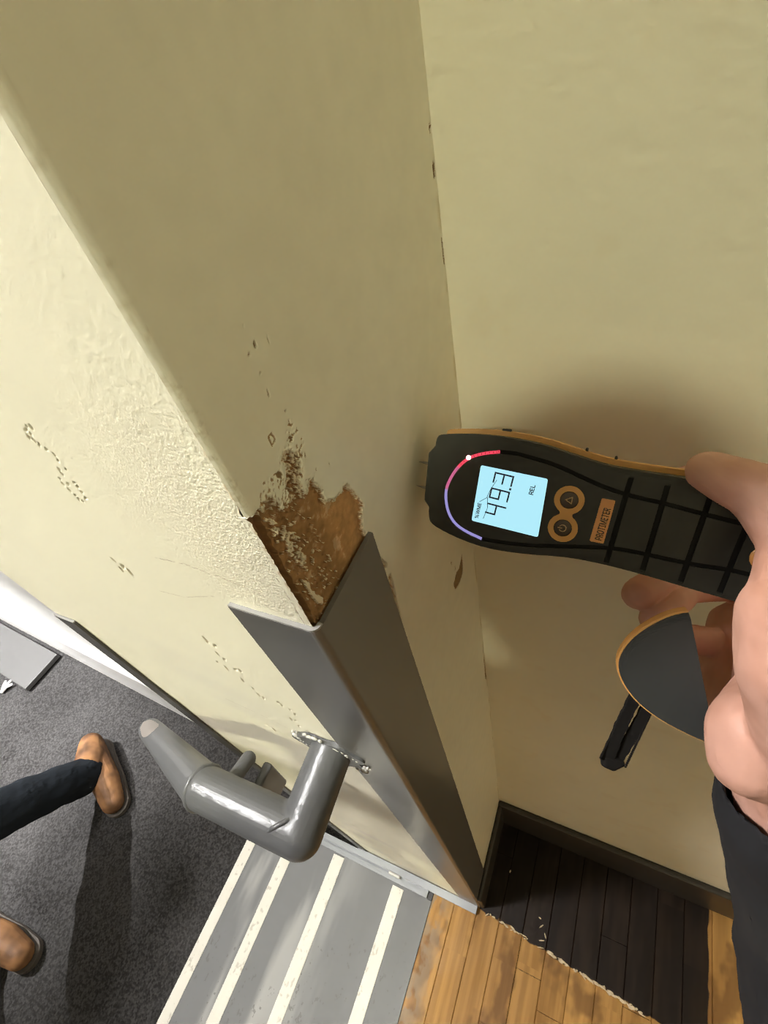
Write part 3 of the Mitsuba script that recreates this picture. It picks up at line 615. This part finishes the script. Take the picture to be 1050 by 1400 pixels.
sa = ribbon3(lerp_pts(W(872, 945, .246), W(829, 1040, .252), 26, RGT * -.0006), .0062, .0015, -FWD)
sb = ribbon3(lerp_pts(W(889, 958, .248), W(839, 1043, .254), 26, RGT * .0010), .0062, .0015, -FWD)
end = tm(m3.Manifold.batch_hull([m3.Manifold.sphere(.0022, 10).translate(tuple(W(x, y, .253))) for x, y in ((827, 1034), (848, 1043), (827, 1043), (838, 1048))]))
fz = [tm(m3.Manifold.sphere(1, 6).scale((.0007, .0007, .0011)).translate(tuple(W(874 - 44 * t + sd_ * 17 + 8, 950 + 92 * t + sd_ * 6, .250)))) for t in np.linspace(.1, 1, 34) for sd_ in (-1, 1)]
put("wrist_strap", cat(sa, sb, end, *fz), "m_webbing", False, label="frayed black webbing strap hanging from the grey cap", category="strap")

# ------------------------------------------------------------------ the hand that holds the meter, and its sleeve
HBW = lambda L: m3.Manifold.batch_hull([m3.Manifold.sphere(r_, 22).translate(p_) for p_, r_ in L])
HB = lambda L: m3.Manifold.batch_hull([m3.Manifold.sphere(r_, 24).translate(tuple(W(*p_))) for p_, r_ in L])
hand = chain([W(1098, 850, .158), W(1112, 745, .164), W(1048, 678, .178), W(968, 645, .185)], [.0170, .0145, .0116, .0078], 28)           # thumb with its base
hand = hand + HB([((1092, 850, .158), .0178), ((1094, 915, .156), .0178), ((1108, 985, .164), .0180)])                             # ball of the thumb
hand = hand + HB([((1108, 985, .164), .0180), ((1120, 1040, .186), .020), ((1110, 900, .180), .018)])
hand = hand + HB([((1030, 1004, .190), .0165), ((1022, 1038, .190), .0140), ((1095, 1040, .200), .020), ((1050, 950, .222), .014)])     # heel of the palm
hand = hand + HB([((1025, 930, .248), .011), ((1100, 960, .215), .018), ((1110, 800, .268), .012), ((1105, 1060, .205), .020), ((995, 850, .280), .010), ((990, 965, .252), .010), ((978, 905, .272), .009)])   # palm
hand = hand + chain([W(1110, 760, .268), W(1030, 705, .268), W(980, 672, .250), W(938, 652, .240)], [.0110, .0092, .0080, .0058], 24)      # index finger
hand = hand + chain([W(1110, 800, .268), W(1000, 785, .278), W(915, 788, .262), W(874, 812, .247)], [.0115, .0095, .0088, .0084], 24)       # middle finger
hand = hand + chain([W(1090, 840, .268), W(1000, 800, .277), W(938, 803, .264), W(899, 845, .245)], [.0110, .0090, .0086, .0088], 24)       # ring finger
hand = hand + chain([W(1060, 890, .262), W(985, 880, .268), W(935, 872, .262), W(899, 868, .254)], [.0105, .0085, .0075, .0066], 24)        # little finger
hand = hand + chain([W(1095, 1040, .200), W(1094, 1110, .208), W(1098, 1190, .224)], [.024, .024, .024], 28)
say("person", "person in a black sleeve whose bare hand holds the damp meter and its cap", "person")
hq = soft(hand, .0026, 16)
for (jx, jy_, jd, jw) in ((1003, 655, .186, .0013), (1012, 660, .186, .0010), (1058, 690, .178, .0013), (905, 790, .262, .0012), (925, 815, .262, .0012), (1050, 960, .205, .0016), (1040, 985, .195, .0012)):
    c0 = W(jx, jy_, jd); ax_ = (W(jx + 10, jy_ + 4, jd) - c0); ax_ /= np.linalg.norm(ax_)
    dl = hq.vertices - c0; dist = np.linalg.norm(dl, axis=1); al = dl @ ax_ + .0012 * np.sin(dist * 420)
    hq.vertices -= hq.vertex_normals * (np.exp(-(al / jw) ** 2) * np.exp(-(dist / .013) ** 4) * .00075)[:, None]
hq.vertices += hq.vertex_normals * ((meshkit.fbm(hq.vertices * 120, 3, 8) - .5) * .0011)[:, None]
put("person__hand", hq, "m_skin", True, label="bare hand with curled fingers and thumb along the meter")
el = W(1150, 1560, .30)
sl = chain([W(1093, 1122, .2070), W(1100, 1195, .226), W(1108, 1285, .252)], [.0310, .0310, .0330], 32)
sl = sl + chain([W(1108, 1285, .252), el], [.033, .045], 28) + chain([el, np.array([.30, -.45, 1.31])], [.047, .068], 28)
sl = sl - chain([W(1085, 1020, .196), W(1093, 1104, .2050)], [.0264, .0264], 24)
q = soft(sl, .008, 6); q.vertices += q.vertex_normals * ((meshkit.fbm(q.vertices * 45, 3, 5) - .5) * .006)[:, None]
put("person__sleeve", q, "m_sleeve", True, label="black cloth sleeve")

sh_ = np.array([.44, -.46, 1.32])
q = soft(HBW([((0.130, -.47, .95), .13), ((0.210, -.47, .95), .13), ((-0.010, -.46, 1.33), .075), ((0.290, -.46, 1.33), .075), ((0.140, -.46, 1.20), .125)])
         + chain([(-0.010, -.46, 1.33), (-0.100, -.49, 1.06), (-0.090, -.45, .82)], [.07, .052, .042], 18), .022, 8)
put("person__jacket", q, "m_sleeve", True)
put("person__trousers", soft(chain([(0.090, -.47, .92), (0.070, -.49, .50), (0.070, -.50, .09)], [.10, .068, .052], 18) + chain([(0.250, -.47, .92), (0.270, -.49, .50), (0.270, -.50, .09)], [.10, .068, .052], 18) + HBW([((0.110, -.47, .90), .12), ((0.230, -.47, .90), .12)]), .022, 8), "m_khaki", True)
put("person__head", soft(chain([(0.125, -.45, 1.34), (0.095, -.44, 1.42)], [.058, .055], 18) + m3.Manifold.sphere(1, 28).scale((.076, .098, .118)).translate((0.090, -.43, 1.518)) + capsule((0.080, -.34, 1.505), (0.078, -.325, 1.48), .010, .014, 10)
    + capsule((0.170, -.44, 1.515), (0.170, -.44, 1.485), .012, .009, 10) + capsule((0.010, -.44, 1.515), (0.010, -.44, 1.485), .012, .009, 10), .012, 5), "m_skin", True)
put("person__hair", soft(m3.Manifold.sphere(1, 28).scale((.083, .104, .108)).translate((0.091, -.443, 1.538)) - m3.Manifold.cube((.3, .2, .3)).translate((-0.065, -.385, 1.265)), .012, 3), "m_hair", True)
hm = capsule((-0.090, -.45, .83), (-0.090, -.44, .72), .032, .034, 16)
for k_ in range(4): hm = hm + chain([(-0.085, -.455 + k_ * .014, .70), (-0.080, -.455 + k_ * .014, .65), (-0.075, -.455 + k_ * .014, .61 + .006 * abs(k_ - 1))], [.009, .008, .007], 10)
hm = hm + chain([(-0.085, -.41, .76), (-0.080, -.39, .71), (-0.080, -.395, .68)], [.011, .009, .008], 10)
put("person__hand_001", soft(hm, .008, 4), "m_skin", True)
for i, x_ in enumerate((.07, .27)):
    put(num("person__shoe", i), soft(HBW([((x_, -.53, .045), .040), ((x_, -.42, .040), .042), ((x_, -.345, .030), .030)]) - m3.Manifold.cube((1, 1, .1), True).translate((x_, -.45, -.049)), .01, 5), "m_black", True)

# ------------------------------------------------------------------ the person walking in the lower room
Q = "person_001"
say(Q, "person in dark trousers and brown leather boots walking on the grey carpet", "person")
hipA, hipB = np.array([-.97, -.55, .74]), np.array([-.99, -.71, .74])
legA = chain([(-1.185, -.150, -.055), (-1.17, -.205, .04), (-1.14, -.33, .22), (-1.10, -.44, .36), hipA], [.052, .054, .062, .066, .090], 22)
legB = chain([(-1.235, -.555, .0), (-1.24, -.62, .18), (-1.19, -.68, .36), hipB], [.052, .060, .066, .090], 22)
tr_ = legA + legB + chain([(-.97, -.56, .78), (-.97, -.72, .78)], [.115, .115], 22)
q = soft(tr_, .018, 8); q.vertices += q.vertex_normals * ((meshkit.fbm(q.vertices * 22, 3, 6) - .5) * .014)[:, None]
put(Q + "__trousers", q, "m_trousers", True, label="dark navy trousers")
tor = m3.Manifold.batch_hull([m3.Manifold.sphere(r_, 20).translate(p_) for p_, r_ in (((-0.920, -0.490, 0.820), .12), ((-0.920, -0.650, 0.820), .12), ((-0.930, -0.430, 1.220), .10), ((-0.930, -0.710, 1.220), .10))])
tor = tor + chain([(-0.930, -0.410, 1.240), (-0.910, -0.330, 0.980), (-0.830, -0.330, 0.750)], [.07, .052, .042], 18) + chain([(-0.930, -0.730, 1.240), (-0.960, -0.810, 0.980), (-0.910, -0.830, 0.750)], [.07, .052, .042], 18)
put(Q + "__jacket", soft(tor, .025, 8), "m_sleeve", True)
hd = chain([(-0.930, -0.570, 1.280), (-0.925, -0.570, 1.370)], [.058, .055], 18) + m3.Manifold.sphere(1, 28).scale((.098, .076, .118)).translate((-0.915, -0.570, 1.475)) + capsule((-0.830, -0.570, 1.470), (-0.815, -0.570, 1.450), .010, .014, 10)
hd = hd + capsule((-0.920, -0.650, 1.480), (-0.920, -0.650, 1.450), .012, .009, 10) + capsule((-0.920, -0.490, 1.480), (-0.920, -0.490, 1.450), .012, .009, 10)
put(Q + "__head", soft(hd, .012, 5), "m_skin", True)
put(Q + "__hair", soft(m3.Manifold.sphere(1, 28).scale((.104, .083, .110)).translate((-0.925, -0.570, 1.497)) - m3.Manifold.cube((.2, .3, .3)).translate((-0.865, -0.720, 1.250)), .012, 3), "m_hair", True)
for i, (hx, hy) in enumerate(((-.82, -.33), (-.90, -.83))):
    hm = capsule((hx, hy, .74), (hx + .02, hy, .66), .03, .034, 16)
    for k_ in range(4): hm = hm + chain([(hx + .005 + k_ * .012, hy, .65), (hx + .012 + k_ * .012, hy, .60), (hx + .006 + k_ * .012, hy, .565 + .006 * abs(k_ - 1))], [.009, .008, .007], 10)
    hm = hm + chain([(hx + .045, hy, .70), (hx + .062, hy, .66), (hx + .06, hy, .63)], [.010, .009, .008], 10)
    put(num(Q + "__hand", i), soft(hm, .008, 4), "m_skin", True)
def boot(key, heel, toe, ank, lift, sole_key):
    heel, toe, ank = map(np.array, (heel, toe, ank))
    d = toe - heel; d = d / np.linalg.norm(d); s_ = np.cross((0, 0, 1), d); s_ /= np.linalg.norm(s_); u_ = np.cross(d, s_)
    L_ = np.linalg.norm(toe - heel)
    def pt(a_, b_, c_): return heel + d * a_ * L_ + s_ * b_ + u_ * c_
    S_ = lambda p_, r_: m3.Manifold.sphere(r_, 18).translate(tuple(map(float, p_)))
    m_ = m3.Manifold.batch_hull([S_(pt(.10, 0, .045), .034), S_(pt(.28, 0, .045), .036), S_(pt(.62, .006, .034), .040), S_(pt(.86, .004, .022), .032)]) + m3.Manifold.batch_hull([S_(pt(.10, 0, .05), .033), S_(pt(.30, 0, .06), .036), S_(ank, .044)])
    m_ = m_ - m3.Manifold.cube((1, 1, .1), True).transform(np.column_stack([d, s_, u_, heel - u_ * .045]))
    put(key, soft(m_, .009, 6), "m_boot", True, label="brown leather boot")
    so = LineString([(0.03 * L_ + .03, 0), (.30 * L_, 0), (.62 * L_, .006), (.86 * L_, .004)]).buffer(.037, quad_segs=8)
    mm_ = ext(so, .014)
    M_ = np.eye(4); M_[:3, 0], M_[:3, 1], M_[:3, 2], M_[:3, 3] = d, s_, u_, heel - u_ * .012; mm_.apply_transform(M_)
    put(key + "__sole", mm_, "m_sole", 40)
boot(Q + "__boot", (-1.285, -.058, -.118), (-1.055, -.195, -.132), (-1.19, -.135, -.055), 0, None)
boot(Q + "__boot_001", (-1.285, -.545, -.132), (-1.025, -.535, -.132), (-1.225, -.545, -.02), 0, None)

# ------------------------------------------------------------------ lamps (out of frame, on the ceilings)
for key, L, lab in (("ceiling_light", DOOR_LIGHT, "rectangular ceiling light over the opening beside the ramp"), ("ceiling_light_001", LAND_LIGHT, "warm square ceiling light over the wood floor")):
    x, y, z = L["at"]; w, h = L["size"]
    say(key, lab, "ceiling light")
    put(key + "__frame", cat(box(x - w / 2 - .02, x + w / 2 + .02, y - h / 2 - .02, y - h / 2, z - .005, 2.6), box(x - w / 2 - .02, x + w / 2 + .02, y + h / 2, y + h / 2 + .02, z - .005, 2.6), box(x - w / 2 - .02, x - w / 2, y - h / 2, y + h / 2, z - .005, 2.6), box(x + w / 2, x + w / 2 + .02, y - h / 2, y + h / 2, z - .005, 2.6)), "m_lamp_frame")
    v = np.array([(x - w / 2, y - h / 2, z), (x + w / 2, y - h / 2, z), (x + w / 2, y + h / 2, z), (x - w / 2, y + h / 2, z)])
    scene[key + "__diffuser"] = mikit.ply(trimesh.Trimesh(v, [[0, 2, 1], [0, 3, 2]], process=False), dict(type="diffuse"), emitter=dict(type="area", radiance=dict(type="rgb", value=list(L["rad"]))))
say("ceiling_light_002", "round recessed downlight over the carpet by the white wall", "ceiling light")
ring_ = trimesh.creation.annulus(.045, .065, .02, sections=40); ring_.apply_translation((ROOM_LIGHT["at"][0], ROOM_LIGHT["at"][1], 2.592)); put("ceiling_light_002__frame", ring_, "m_lamp_frame", 30)
lx_, ly_, lz_ = ROOM_LIGHT["at"]
scene["ceiling_light_002__lamp"] = dict(type="spot", to_world=T().look_at(origin=[lx_, ly_, lz_], target=[lx_, ly_, 0.0], up=[0, 1, 0]), cutoff_angle=ROOM_LIGHT["cutoff"], beam_width=ROOM_LIGHT["beam"],
                                        intensity=dict(type="rgb", value=list(ROOM_LIGHT["power"])))
